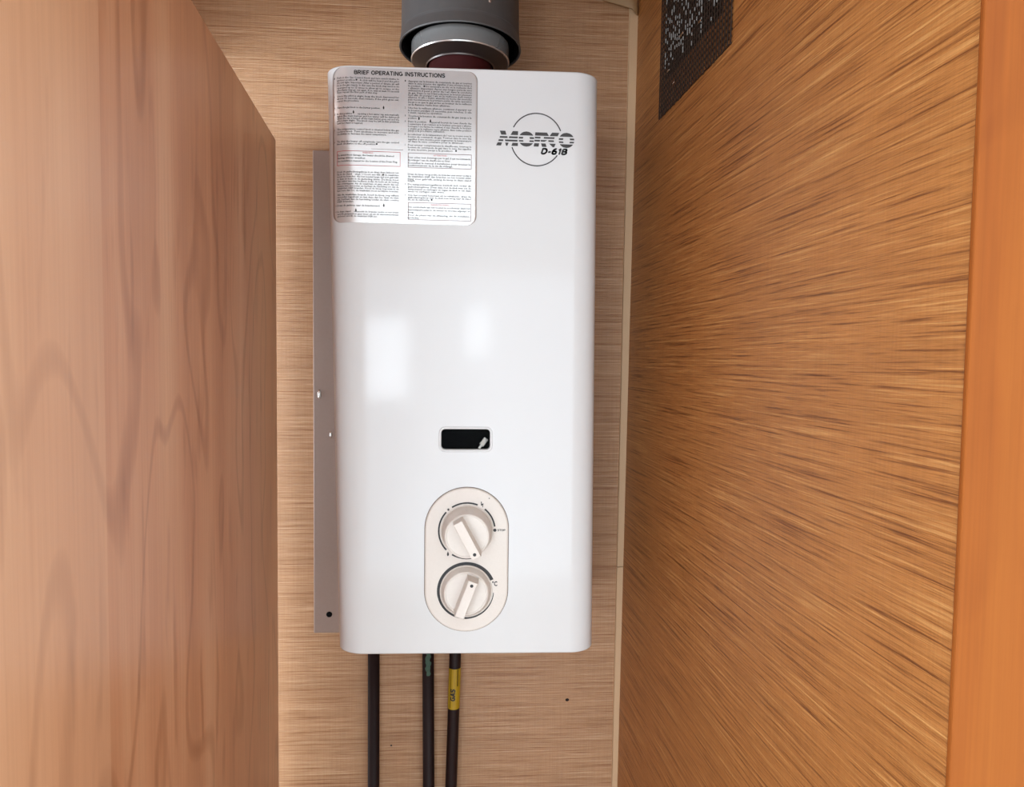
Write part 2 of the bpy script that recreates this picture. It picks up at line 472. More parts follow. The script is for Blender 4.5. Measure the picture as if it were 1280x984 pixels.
# cover shell: rows over height, columns round the section, with a hole for the sight glass
WX0, WX1, WZ0, WZ1 = -0.0232, 0.0280, 1.3566, 1.3784
def section(z):
    """list of (x, y) from the left rear edge round the front to the right rear edge."""
    L, R = xl(z), xr(z)
    pts = [(L, -0.0145), (L, -0.09), (L, YF + RB + 0.0005)]
    ns = 12
    for i in range(1, ns + 1):
        t = i / ns * math.pi / 2
        pts.append((L + RA * (1 - math.cos(t)), YF + RB * (1 - math.sin(t))))
    for x in (-0.07, WX0, WX1, 0.07): pts.append((x, YF))
    for i in range(0, ns):
        t = (ns - i) / ns * math.pi / 2
        pts.append((R - RA * (1 - math.cos(t)), YF + RB * (1 - math.sin(t))))
    pts += [(R, YF + RB + 0.0005), (R, -0.09), (R, -0.0145)]
    return pts
rows = []
def inset(pts, d):
    out = []
    cxm = sum(p[0] for p in pts) / len(pts)
    for i, (x, y) in enumerate(pts):
        a = pts[max(i - 1, 0)]; b_ = pts[min(i + 1, len(pts) - 1)]
        tx, ty = b_[0] - a[0], b_[1] - a[1]
        l = math.hypot(tx, ty)
        out.append((x - ty / l * d, y + tx / l * d))
    return out
BV = 0.0022
spec = []
for i in range(5):
    t = i / 4 * math.pi / 2
    spec.append(('b', BV * (1 - math.sin(t)), BV * (1 - math.cos(t))))   # inset, rise above bottom
for i in range(5):
    t = (4 - i) / 4 * math.pi / 2
    spec.append(('t', BV * (1 - math.sin(t)), BV * (1 - math.cos(t))))
bm = bmesh.new()
grid = []
def make_row(kind, ins, off, zabs=None):
    zz = zabs if zabs is not None else (ZB if kind == 'b' else ZT)
    pts = section(zz)
    if ins > 1e-6: pts = inset(pts, ins)
    r = []
    for x, y in pts:
        z = zabs if zabs is not None else (zbot(x) + off if kind == 'b' else ztop(x) - off)
        r.append(bm.verts.new((x, y, z)))
    return r
for s in spec[:5]: grid.append(make_row(*s))
for z in (1.2, 1.28, WZ0, WZ1, 1.45, 1.52, 1.6, 1.68): grid.append(make_row('m', 0, 0, z))
zw0 = 5 + 2; 
for s in spec[5:]: grid.append(make_row(*s))
ncol = len(grid[0])
ci = 3 + 12 + 1                   # column index of WX0
for ri, (a, b_) in enumerate(zip(grid, grid[1:])):
    for c in range(ncol - 1):
        if ri == zw0 and c == ci: continue
        bm.faces.new((a[c], a[c + 1], b_[c + 1], b_[c]))
bm.faces.new(grid[0]); bm.faces.new(list(reversed(grid[-1])))
# reveal of the sight hole
h = [grid[zw0][ci], grid[zw0][ci + 1], grid[zw0 + 1][ci + 1], grid[zw0 + 1][ci]]
hb = [bm.verts.new(v.co + Vector((0, 0.006, 0))) for v in h]
for i in range(4):
    j = (i + 1) % 4
    bm.faces.new((h[i], h[j], hb[j], hb[i]))
cover = bm_obj('cover', bm, M_ENAMEL, heater, smooth=True)
cover['label'] = 'glossy white cover'
md = cover.modifiers.new('edges', 'EDGE_SPLIT'); md.split_angle = math.radians(35)

# backing plate on the wall, wider than the cover on the left
plate = box('backing_plate', -0.1925, 0.128, -0.0140, -0.0002, 1.0918, 1.712, M_STEEL, heater, 0.001)
plate['label'] = 'grey metal backing plate with dark screw hole'
bm = bmesh.new()
add_lathe(bm, [(0.0, -0.0003), (0.0034, -0.0003), (0.0038, 0.0002)], 20, lambda a, b_, h_: (-0.1725 + a, -0.0146 + h_, 1.1165 + b_))
bm_obj('screw_hole', bm, M_BLACK, plate)
for x, z, s in ((-0.1845, 1.404, 0.0042), (-0.1700, 1.352, 0.0032)):
    bm = bmesh.new()
    add_lathe(bm, [(s, 0.0), (s * .9, -0.0012), (s * .5, -0.002), (0, -0.0022)], 16, lambda a, b_, h_, x=x, z=z, s=s: (x + a * .55, -0.0141 + h_, z + b_ * 1.5))
    bm_obj('clip', bm, M_CHROME, plate, smooth=True)

# sight glass
def rrect(x0, x1, z0, z1, r, n=6):
    out = []
    for cx_, cz_, a0 in ((x1 - r, z1 - r, 0), (x0 + r, z1 - r, 90), (x0 + r, z0 + r, 180), (x1 - r, z0 + r, 270)):
        for i in range(n + 1):
            t = math.radians(a0 + 90 * i / n)
            out.append((cx_ + r * math.cos(t), cz_ + r * math.sin(t)))
    return out
def ring_strip(bm, loops):
    """loops: list of lists of 3D points with the same count; bridged in order."""
    vs = [[bm.verts.new(p) for p in l] for l in loops]
    m_ = len(vs[0])
    for a, b_ in zip(vs, vs[1:]):
        for i in range(m_):
            j = (i + 1) % m_
            bm.faces.new((a[i], a[j], b_[j], b_[i]))
    return vs
e = 0.0026
def rr(d, y): return [(x, y, z) for x, z in rrect(WX0 - d, WX1 + d, WZ0 - d, WZ1 + d, max(0.0045 + d, 0.001))]
bm = bmesh.new()
ring_strip(bm, [rr(e, YF + .0002), rr(e - .0006, YF - .0009), rr(.0006, YF - .0010), rr(-0.0002, YF - .0004), rr(-0.0004, YF + .006)])
bez = bm_obj('sight_window', bm, M_ENAMEL, heater, smooth=True)
bm = bmesh.new()
bm.faces.new([bm.verts.new(p) for p in rr(-0.0003, YF + 0.0028)])
bm_obj('pane', bm, M_SIGHT, bez, recalc=False)
bm = bmesh.new()
x0, x1, z0, z1 = WX0 - .01, WX1 + .01, WZ0 - .01, WZ1 + .01
y0, y1 = YF + 0.0065, YF + 0.06
v = [bm.verts.new(p) for p in ((x0, y0, z0), (x1, y0, z0), (x1, y0, z1), (x0, y0, z1), (x0, y1, z0), (x1, y1, z0), (x1, y1, z1), (x0, y1, z1))]
for q in ((4, 5, 6, 7), (0, 1, 5, 4), (1, 2, 6, 5), (2, 3, 7, 6), (3, 0, 4, 7)): bm.faces.new([v[i] for i in q])
bm_obj('chamber', bm, M_BLACK, bez)
bm = bmesh.new()
add_box(bm, -0.0032, 0.0032, -0.001, 0.001, -0.0052, 0.0052, 0.0008, 1)
add_box(bm, -0.0015, 0.0015, -0.0012, 0.0008, -0.0095, -0.004, 0.0004, 1)
bmesh.ops.transform(bm, matrix=Matrix.Translation((0.0215, YF + 0.0090, 1.3640)) @ Matrix.Rotation(math.radians(38), 4, 'Y') @ Matrix.Rotation(math.radians(-20), 4, 'X'), verts=bm.verts)
bm_obj('igniter_tip', bm, M_CHROME, bez)

# ---- control panel
PCX = 0.0044; PZ0, PZ1, PR = 1.1650, 1.3172, 0.0434
def stadium(r, y, n=36):
    out = []
    for i in range(n + 1):
        t = math.pi * i / n; out.append((PCX + r * math.cos(t), y, PZ1 - PR + r * math.sin(t)))
    for i in range(n + 1):
        t = math.pi + math.pi * i / n; out.append((PCX + r * math.cos(t), y, PZ0 + PR + r * math.sin(t)))
    return out
bm = bmesh.new()
vs = ring_strip(bm, [stadium(PR, YF + .0004), stadium(PR, YF - .0014), stadium(PR - .0008, YF - .0024), stadium(PR - .0018, YF - .0027)])
bm.faces.new(vs[-1])
cp = bm_obj('control_panel', bm, M_KNOB, heater)
cp['label'] = 'cream stadium-shaped control panel'
bm = bmesh.new(); ring_strip(bm, [stadium(PR + .0007, YF - .0001), stadium(PR - .0001, YF - .0004)])
bm_obj('seam', bm, plain('seam_shadow', srgb(120, 108, 100), 0.8), cp)  # grey ring paints the groove shadow round the panel

YP = YF - 0.0027                   # panel surface
def arc_strip(bm, cx_, cz_, a0, a1, r_of, w_of, y, n=48):
    prev = None
    for i in range(n + 1):
        t = i / n; a = math.radians(a0 + (a1 - a0) * t)
        r, w = r_of(t), w_of(t)
        cur = (bm.verts.new((cx_ + (r - w / 2) * math.cos(a), y, cz_ + (r - w / 2) * math.sin(a))),
               bm.verts.new((cx_ + (r + w / 2) * math.cos(a), y, cz_ + (r + w / 2) * math.sin(a))))
        if prev: bm.faces.new((prev[0], prev[1], cur[1], cur[0]))
        prev = cur
def disc(bm, cx_, cz_, r, y, n=18):
    bm.faces.new([bm.verts.new((cx_ + r * math.cos(2 * math.pi * i / n), y, cz_ + r * math.sin(2 * math.pi * i / n))) for i in range(n)])
def poly(bm, pts, y, cx_=0, cz_=0, s=1.0):
    bm.faces.new([bm.verts.new((cx_ + px * s, y, cz_ + pz * s)) for px, pz in pts])

def text_verts(txt, shear=0.0, offset=0.0, res=2):
    """2D outline mesh of a text, lower left at (0,0); returns (verts, faces, width, height)."""
    cu = bpy.data.curves.new('txt', 'FONT'); cu.body = txt; cu.size = 1.0
    cu.shear = shear; cu.offset = offset; cu.resolution_u = res; cu.fill_mode = 'FRONT'
    o = bpy.data.objects.new('txt', cu)
    COL.objects.link(o)
    me = bpy.data.meshes.new_from_object(o.evaluated_get(bpy.context.evaluated_depsgraph_get()))
    vs_ = [(v_.co.x, v_.co.y) for v_ in me.vertices]; fs = [list(p.vertices) for p in me.polygons]
    bpy.data.objects.remove(o); bpy.data.curves.remove(cu); bpy.data.meshes.remove(me)
    return vs_, fs
def add_text(bm, txt, fn, x0, x1, zc, hgt, shear=0.0, offset=0.0, caps_h=0.72, fit=True, res=2):
    """lay text between x0 and x1, centred on height zc; fn maps (x,z)->3D."""
    vs_, fs = text_verts(txt, shear, offset, res)
    if not vs_: return
    mn = min(v_[0] for v_ in vs_); mx = max(v_[0] for v_ in vs_)
    sxx = (x1 - x0) / (mx - mn)
    sz = hgt / caps_h
    if not fit: sxx = sz
    bv = [bm.verts.new(fn(x0 + (a - mn) * sxx, zc + (b_ - caps_h / 2) * sz)) for a, b_ in vs_]
    for f_ in fs:
        try: bm.faces.new([bv[i] for i in f_])
        except ValueError: pass

def arcp(cx_, cy_, rx, ry, a0, a1, n=14):
    return [(cx_ + rx * math.cos(math.radians(a0 + (a1 - a0) * i / n)), cy_ + ry * math.sin(math.radians(a0 + (a1 - a0) * i / n))) for i in range(n + 1)]
# centre-line strokes in a box of height 1 (stroke inset by half its weight), advance width
STROKES = {
    'B': (.68, [[(.1, .08), (.1, .92)], [(.1, .92), (.36, .92)] + arcp(.36, .725, .19, .195, 90, -90) + [(.1, .53)], [(.38, .53)] + arcp(.38, .305, .22, .225, 90, -90) + [(.1, .08)]]),
    'R': (.70, [[(.1, 0), (.1, .92), (.38, .92)] + arcp(.38, .70, .21, .22, 90, -90) + [(.1, .48)], [(.36, .48), (.60, 0)]]),
    'I': (.28, [[(.14, 0), (.14, 1)]]),
    'E': (.62, [[(.56, .92), (.1, .92), (.1, .08), (.57, .08)], [(.1, .51), (.52, .51)]]),
    'F': (.58, [[(.55, .92), (.1, .92), (.1, 0)], [(.1, .50), (.49, .50)]]),
    'O': (.80, [arcp(.40, .5, .31, .42, 0, 360, 28)]),
    'P': (.66, [[(.1, 0), (.1, .92), (.36, .92)] + arcp(.36, .67, .22, .25, 90, -90) + [(.1, .42)]]),
    'A': (.74, [[(.06, 0), (.37, .96), (.68, 0)], [(.18, .28), (.56, .28)]]),
    'T': (.64, [[(.02, .92), (.62, .92)], [(.32, .92), (.32, 0)]]),
    'N': (.74, [[(.1, 0), (.1, .97), (.64, .03), (.64, 1)]]),
    'G': (.80, [arcp(.40, .5, .31, .42, 48, 335, 24), [(.42, .46), (.70, .46), (.70, .05)]]),
    'S': (.68, [arcp(.34, .715, .23, .205, 20, 270, 14) + arcp(.34, .295, .24, .215, 90, -160, 14)]),
    'U': (.74, [[(.1, 1), (.1, .36)] + arcp(.37, .36, .27, .28, 180, 360) + [(.64, 1)]]),
    'C': (.74, [arcp(.40, .5, .31, .42, 45, 315, 24)]),
    'D': (.74, [[(.1, .08), (.1, .92), (.32, .92)] + arcp(.32, .5, .32, .42, 90, -90, 18) + [(.1, .08)]]),
    '6': (.66, [arcp(.33, .31, .23, .23, 0, 360, 24), arcp(.42, .40, .33, .52, 180, 75, 10)]),
    '1': (.44, [[(.08, .74), (.28, .95), (.28, 0)]]),
    '-': (.44, [[(.06, .40), (.38, .40)]]),
    ' ': (.30, []),
}
def stroke_text(bm, txt, fn, x0, x1, zc, hgt, weight=0.18, slant=0.0, split=1):
    """bold sans capitals drawn as thick strokes between x0 and x1; fn maps (x, z) -> 3D."""
    tot = sum(STROKES[c_][0] + .05 for c_ in txt) - .05
    sx_ = (x1 - x0) / (tot + slant)
    def P(gx, gy): return fn(x0 + (gx + slant * gy) * sx_, zc + (gy - .5) * hgt)
    cur = 0.0
    asp = hgt / sx_                       # keep the stroke weight even in both directions
    for c_ in txt:
        adv, sts = STROKES[c_]
        for st_ in sts:
            if split > 1: st_ = [(p_[0] + (q_[0] - p_[0]) * k_ / split, p_[1] + (q_[1] - p_[1]) * k_ / split) for p_, q_ in zip(st_, st_[1:]) for k_ in range(split)] + [st_[-1]]
            for k_ in range(len(st_) - 1):
                (ax, ay), (bx, by) = st_[k_], st_[k_ + 1]
                dx, dy = (bx - ax), (by - ay) * asp
                l_ = math.hypot(dx, dy)
                if l_ < 1e-6: continue
                w_ = weight / 2 * asp
                nx_, ny_ = -dy / l_ * w_, dx / l_ * w_ / asp
                ex, ey = dx / l_ * w_ * .45, dy / l_ * w_ * .45 / asp
                e0 = 1 if k_ > 0 else 0; e1 = 1 if k_ < len(st_) - 2 else 0
                q = ((ax + nx_ - ex * e0, ay + ny_ - ey * e0), (bx + nx_ + ex * e1, by + ny_ + ey * e1), (bx - nx_ + ex * e1, by - ny_ + ey * e1), (ax - nx_ - ex * e0, ay - ny_ - ey * e0))
                bm.faces.new([bm.verts.new(P(cur + px_, py_)) for px_, py_ in q])
        cur += adv + .05

K1 = (0.0045, 1.2722); K2 = (0.0042, 1.2085)
AR = 0.0292
bm = bmesh.new()
yp = YP - 0.00025
for a0, a1 in ((68, 122.4), (8.4, 51), (137.7, 223.3), (238.5, 299)):
    arc_strip(bm, K1[0], K1[1], a0, a1, lambda t: AR, lambda t: 0.0017, yp)
arc_strip(bm, K2[0], K2[1], 23, 355.7, lambda t: 0.0288 + 0.0003 * (1 - t), lambda t: 0.0032 * (1 - t) ** 0.7 + 0.0006 if t > .5 else 0.0036 - 0.0016 * t, yp, 90)
def pol(c, deg, r): return (c[0] + r * math.cos(math.radians(deg)), c[1] + r * math.sin(math.radians(deg)))
c = pol(K1, 131, AR + .0004)                       # spark star
poly(bm, [((0.0017 if i % 2 == 0 else 0.0008) * math.cos(i * math.pi / 8), (0.0017 if i % 2 == 0 else 0.0008) * math.sin(i * math.pi / 8)) for i in range(16)], yp, c[0], c[1])
c = pol(K1, 231, AR + .0018)                       # flame
FLAME = [(0, 1.0), (.28, .35), (.42, -.2), (.3, -.7), (0, -1.0), (-.3, -.7), (-.42, -.2), (-.28, .35)]
poly(bm, FLAME, yp, c[0], c[1], 0.0026)
c = pol(K1, 60.5, AR + .0027)                      # lightning bolt
poly(bm, [(-.55, 1.1), (-.25, 1.1), (-.2, .1), (.45, .45), (.25, -1.2), (.0, -1.15), (.1, -.3), (-.5, -.6)], yp, c[0], c[1], 0.0026)
disc(bm, K1[0] + 0.0291, K1[1] + 0.0004, 0.0017, yp)
stroke_text(bm, 'STOP', lambda x, z: (x, yp, z), K1[0] + 0.0318, K1[0] + 0.0400, K1[1] + 0.0004, 0.0021, 0.2)
add_text(bm, '\u00b0C', lambda x, z: (x, yp, z), K2[0] + 0.0272, K2[0] + 0.0325, K2[1] + 0.0075, 0.0050, offset=0.03)
bm_obj('dial_marks', bm, M_INK, cp)
disc_bm = bmesh.new(); disc(disc_bm, PCX + 0.0230, 1.3062, 0.0006, yp, 8)
bm_obj('chip', disc_bm, M_INK, cp)

def make_knob(c, r0, r1, h1, hb, ln, wd, dirx, dirz, dot_sign, label):
    root = None
    bm = bmesh.new()
    prof = [(r0 + .0012, 0.0002), (r0 + .0012, 0.0010), (r0 + .0004, 0.0016), (r0, 0.0012), (r0 - .0002, 0.0022), (r1 + .0016, h1 - .0022), (r1 + .0014, h1 - .0008), (r1 + .0004, h1), (r1 - .0004, h1 - .0001), (r1 - .0010, h1 - .0008), (0, h1 - .0008)]
    add_lathe(bm, prof, 64, lambda a, b_, h_: (c[0] + a, YP - h_, c[1] + b_))
    kn = bm_obj('knob', bm, M_KNOB, heater, smooth=True)
    kn['label'] = label
    m_ = kn.modifiers.new('edges', 'EDGE_SPLIT'); m_.split_angle = math.radians(40)
    d = Vector((dirx, 0, dirz)).normalized(); s = Vector((0, -1, 0)).cross(d)
    bm = bmesh.new()
    ret = bmesh.ops.create_cube(bm, size=1.0)
    for v_ in ret['verts']:
        hh = (h1 - .001) if v_.co.z < 0 else hb
        fl = 1.0 if v_.co.z > 0 else 1.0
        p = Vector((c[0], YP - hh, c[1])) + d * (v_.co.x * ln * fl) + s * (v_.co.y * wd * (1.0 if v_.co.z > 0 else 1.25))
        v_.co = p
    bmesh.ops.bevel(bm, geom=list(bm.edges), offset=0.0006, segments=2, profile=0.5, affect='EDGES')
    bm_obj('grip', bm, M_KNOB, kn)
    bm = bmesh.new()
    p = Vector((c[0], 0, c[1])) + d * (dot_sign * (ln / 2 - 0.0042))
    disc(bm, p.x, p.z, 0.0017, YP - hb - .0002)
    bm_obj('pointer_dot', bm, M_INK, kn)
make_knob(K1, 0.0262, 0.0212, 0.0240, 0.0400, 0.0400, 0.0094, 0.473, -0.881, 1, 'upper cream gas knob, grip pointing down right')
make_knob(K2, 0.0262, 0.0216, 0.0095, 0.0275, 0.0390, 0.0094, -0.352, -0.936, -1, 'lower cream temperature knob, grip pointing down left')

# ---- brand mark: striped slanted capitals, broken circle, model number
def on_cover(x, z, lift=0.0003):
    return (x, front_y(x, z) - lift, z)
LC = (0.0722, 1.6762); LR = 0.0264
bm = bmesh.new()
for a0, a1 in ((21, 154), (198.5, 325)):
    arc_strip(bm, LC[0], LC[1], a0, a1, lambda t: LR, lambda t: 0.0012, YF - .0003, 60)
logo = bm_obj('brand_mark', bm, M_LOGO, heater)
logo['label'] = 'charcoal striped lettering with broken circle'

# lettering in bands: (top y, bottom y, top x0, top x1, bottom x0, bottom x1) in eighths of a unit
def LP(px, py):
    return 0.0308 + (px - 160) / 780.0 * 0.0806, 1.6840 - (py - 348) / 145.0 * 0.01500
def ov(cx_, cy_, rx, ry, hx, hy):
    out = []
    for t0, t1 in ((-1.0, -.47), (-.27, -.04), (.16, .36), (.52, 1.0)):
        for i in range(8):
            a_ = t0 + (t1 - t0) * i / 8; b_ = t0 + (t1 - t0) * (i + 1) / 8
            fa, fb = math.sqrt(max(0, 1 - a_ * a_)) * rx, math.sqrt(max(0, 1 - b_ * b_)) * rx
            if abs((a_ + b_) / 2) < .46:
                ha = math.sqrt(max(0, 1 - (a_ / .62) ** 2)) * hx; hb_ = math.sqrt(max(0, 1 - (b_ / .62) ** 2)) * hx
                out.append((cy_ + a_ * ry, cy_ + b_ * ry, cx_ - fa, cx_ - ha, cx_ - fb, cx_ - hb_))
                out.append((cy_ + a_ * ry, cy_ + b_ * ry, cx_ + ha, cx_ + fa, cx_ + hb_, cx_ + fb))
            else: out.append((cy_ + a_ * ry, cy_ + b_ * ry, cx_ - fa, cx_ + fa, cx_ - fb, cx_ + fb))
    return out
LETTERS = [
    [(348, 386, 196, 250, 210, 262), (348, 386, 324, 377, 302, 376), (400, 417, 198, 272, 193, 274), (400, 417, 290, 374, 284, 374), (432, 449, 186, 232, 180, 230), (432, 449, 246, 372, 250, 372), (462, 492, 176, 219, 160, 209), (462, 492, 250, 284, 258, 272), (462, 492, 322, 376, 312, 376)],
    ov(460, 421, 77, 74, 34, 34),
    [(352, 384, 548, 664, 545, 684), (395, 411, 544, 600, 543, 600), (395, 411, 634, 688, 632, 684), (425, 441, 541, 596, 540, 594), (425, 441, 600, 668, 604, 642), (458, 491, 540, 588, 532, 582), (458, 491, 606, 650, 616, 662)],
    [(350, 384, 716, 786, 690, 772), (395, 411, 682, 742, 679, 736), (425, 441, 678, 732, 680, 736), (458, 491, 686, 752, 722, 738)],
    ov(860, 421, 78, 74, 35, 34),
]
for bands_ in LETTERS:
    bm = bmesh.new()
    for yt, yb, a0, a1, c0, c1 in bands_:
        bm.faces.new([bm.verts.new((q[0], YF - .0003, q[1])) for q in (LP(a0, yt), LP(a1, yt), LP(c1, yb), LP(c0, yb))])
    bm_obj('letter', bm, M_LOGO, logo)
bm = bmesh.new()
stroke_text(bm, 'D-61B', lambda x, z: (x, YF - .0003, z), 0.0765, 0.1050, 1.6648, 0.0060, 0.30, 0.22)
bm_obj('model_number', bm, M_INK, logo)

# ---- foil instruction label following the cover
def SP(px, py):
    """label coordinates measured on the label (about 180 x 194 units) -> cover x, z"""
    return -0.1345 + (px - 417) / 180.0 * 0.1460, 1.7415 - (py - 85) / 193.0 * 0.1540
def lab3(px, py, lift): 
    x, z = SP(px, py)
    return (x, front_y(x, z) - lift, z)
bm = bmesh.new()
nx, rad = 60, 12.0
LROWS = [85 + rad * (1 - math.cos(i / 12 * math.pi / 2)) for i in range(13)] + [97 + 169.0 * i / 20 for i in range(1, 20)] + [278 - rad * (1 - math.cos((12 - i) / 12 * math.pi / 2)) for i in range(13)]
ny = len(LROWS) - 1
g = []
for py in LROWS:
    d = max(0.0, rad - min(py - 85, 278 - py)); ins = rad - math.sqrt(max(0, rad * rad - d * d))
    g.append([bm.verts.new(lab3(417 + ins + (180 - 2 * ins) * i / nx, py, 0.0003)) for i in range(nx + 1)])
for j in range(len(LROWS) - 1):
    for i in range(nx): bm.faces.new((g[j][i], g[j][i + 1], g[j + 1][i + 1], g[j + 1][i]))
label = bm_obj('instruction_label', bm, M_LABEL, heater, smooth=True)
label['label'] = 'silver foil label of printed operating instructions'
lm = label.modifiers.new('thick', 'SOLIDIFY'); lm.thickness = 0.0001
LIFT = 0.0006
fnl = lambda px, pz: lab3(px, -pz, LIFT)
def lab_text(bm, txt, x0, x1, y, h_, **kw):
    add_text(bm, txt, lambda a, b_: lab3(a, -b_, LIFT), x0, x1, -y, h_, **kw)
bm = bmesh.new()
stroke_text(bm, 'BRIEF OPERATING INSTRUCTIONS', lambda a, b_: lab3(a, -b_, LIFT), 444.5, 556.5, -91.4, 5.1, 0.22)
bm_obj('heading', bm, M_INK, label)

bm = bmesh.new()
A, B = 423.0, 499.8        # left column
C_, D = 511.0, 589.8       # right column
def para(col, items):
    x0, x1 = col
    for y, frac, txt in items:
        lab_text(bm, txt, x0, x0 + (x1 - x0) * frac, y + .3, 1.95, res=1, caps_h=0.62, offset=0.014)
para((A, B), [
    (97.8, 1, 'Push in the Gas Control Knob and turn anticlockwise to'), (100.9, 1, 'ignition position    . A click will be heard and the pilot'),
    (104.0, 1, 'should light. Important: After a period of disuse, air will'), (107.1, 1, 'be in the gas supply. In this case the knob may need to be'),
    (110.3, 1, 'operated up to 15 times to allow air to escape, or the'), (113.2, 1, 'pilot flame may go out again. If so, wait at least 10 seconds'),
    (115.8, .66, 'then repeat the first part of this step.'),
    (120.5, 1, 'Once the pilot is alight, keep the knob depressed for'), (123.5, 1, 'about 15 seconds, then release. If the pilot goes out,'), (126.4, .36, 'repeat the procedure.'),
    (134.5, .70, 'Turn the gas knob to the burner position.'),
    (142.2, .25, 'In this position'), (145.2, 1, 'lights the main burner and hot water will be delivered'),
    (148.0, 1, 'when the tap is turned off the main burner goes out and the'), (150.8, 1, 'pilot stays alight. The knob may be left in this position'), (153.8, .42, 'until hot water is required.'),
    (161.3, 1, 'The temperature control knob is situated below the gas'), (164.3, 1, 'control knob. Turn clockwise to increase and anti-'), (167.2, .80, 'clockwise to decrease the water temperature.'),
    (176.5, 1, 'To shut the heater off completely, turn the gas control'), (179.4, .62, 'knob clockwise to the off position'),
    (193.5, .92, 'To avoid frost damage, the heater should be drained'), (197.0, .47, 'during winter weather.'), (200.7, .98, 'See installation manual for the location of the Drain Plug.'),
    (214.2, 1, 'Druk de gasbedieningsknop in en draai deze linksom tot'), (217.2, 1, 'hij in de stand    staat. U hoort een klik en de waakvlam'), (220.1, 1, 'moet nu branden. Als het toestel lange tijd niet gebruikt'),
    (223.1, 1, 'is, kan er lucht in de gasleiding zitten. De knop moet'), (226.0, 1, 'dan vaker worden bediend, zodat de lucht uit de leiding'), (229.0, 1, 'kan ontsnappen. Als de waakvlam uit gaat, wacht dan ten'),
    (231.9, 1, 'minste tien seconden en herhaal de handeling tot dat de'), (234.6, 1, 'waakvlam blijft branden. Houd de knop nog even in en'), (237.5, 1, 'laat hem dan los, de waakvlam moet nu blijven branden.'),
    (242.7, 1, 'Als de waakvlam brandt, houd de knop nog vijftien'), (245.6, 1, 'seconden ingedrukt en laat deze dan los. Gaat de vlam'), (248.5, 1, 'uit, herhaal dan de handeling totdat de vlam continu'), (251.3, .28, 'blijft branden.'),
    (256.1, .70, 'Draai de gasknop naar de branderstand.'),
    (263.8, 1, 'In deze stand    ontsteekt de brander zodra er een kraan'), (266.8, 1, 'wordt geopend en gaat weer uit als de warmwaterkraan'), (269.5, .66, 'gesloten wordt, de waakvlam blijft aan.')])
para((C_, D), [
    (99.6, 1, 'Appuyez sur le bouton de commande de gaz et tournez'), (102.4, 1, 'dans le sens inverse des aiguilles d une montre jusqu a'), (105.4, 1, 'la position    . On entendra un clic et la veilleuse doit'),
    (108.3, 1, 's allumer. Important: Apres une longue periode sans'), (111.2, 1, 'utilisation il peut y avoir de l air dans la conduite'), (114.2, 1, 'de gaz. Dans ce cas il faut actionner le bouton plusieurs'),
    (116.9, 1, 'fois afin de purger l air et la veilleuse doit rester'), (119.6, 1, 'allumee. Si elle s eteint, attendez au moins dix secondes'), (122.4, 1, 'puis recommencez la premiere partie de cette operation'),
    (125.5, 1, 'jusqu a ce que le gaz arrive au bruleur de la veilleuse'), (128.6, .66, 'et la flamme reste bien allumee.'),
    (132.7, 1, 'Une fois la veilleuse allumee, continuez d appuyer sur'), (135.8, 1, 'le bouton pendant 15 secondes, puis relachez. Si elle'), (138.5, .54, 's eteint, repetez les operations.'),
    (142.6, 1, 'Tourner le bouton de commande du gaz jusqu a la'), (145.3, .13, 'position'),
    (149.6, 1, 'Dans la position    l appareil fournit de l eau chaude des'), (152.7, 1, 'l ouverture d un robinet et le bruleur principal s allume.'), (155.6, 1, 'Lorsque l on ferme le robinet d eau chaude le bruleur'), (158.6, 1, 's eteint et la veilleuse reste allumee dans cette position'), (161.0, .58, 'jusqu a la prochaine utilisation.'),
    (165.6, 1, 'Le selecteur de la temperature de l eau se trouve sous le'), (168.6, 1, 'bouton de commande du gaz. Tournez dans le sens des'), (171.6, 1, 'aiguilles d une montre pour augmenter la temperature'), (174.4, .88, 'et dans le sens contraire pour la diminuer.'),
    (178.8, 1, 'Pour arreter completement le chauffe-eau, tournez le'), (181.7, 1, 'bouton de commande du gaz dans le sens des aiguilles'), (184.7, .70, 'd une montre jusqu a la position'),
    (194.3, .99, 'Pour eviter tout dommage par le gel, il est recommande'), (197.5, .67, 'de vidanger l eau du chauffe-eau en hiver.'), (201.2, .99, 'Consultez le manuel d installation pour trouver le'), (204.2, .71, 'positionnement de la vis de vidange.'),
    (215.2, 1, 'Draai de knop terug zodra de brander niet meer nodig is'), (218.1, 1, 'de waakvlam blijft dan branden en het toestel staat'), (221.2, 1, 'klaar voor gebruik, zolang de knop in deze stand'), (223.6, .12, 'blijft.'),
    (228.0, 1, 'De temperatuurregelknop bevindt zich onder de'), (231.1, 1, 'gasbedieningsknop. Draai deze met de klok mee om de'), (234.1, 1, 'temperatuur te verhogen en tegen de klok in om deze'), (236.8, .58, 'weer te verlagen naar wens.'),
    (241.6, 1, 'Om het toestel helemaal uit te schakelen, draai de'), (244.4, 1, 'gasbedieningsknop met de klok mee terug naar de stand'), (247.1, .34, 'uit, zie de markering'),
    (256.5, .99, 'Om vorstschade aan het toestel te voorkomen dient het'), (260.0, .99, 'warmwatertoestel in de winter te worden afgetapt en'), (262.9, .10, 'leeg.'), (266.6, .99, 'Voor de plaats van de aftapplug, zie de installatie-'), (270.0, .18, 'handleiding.')])
lab_text(bm, 'opening a hot water tap automatically', 449.0, B, 142.5, 1.95, res=1, caps_h=0.62, offset=0.014)
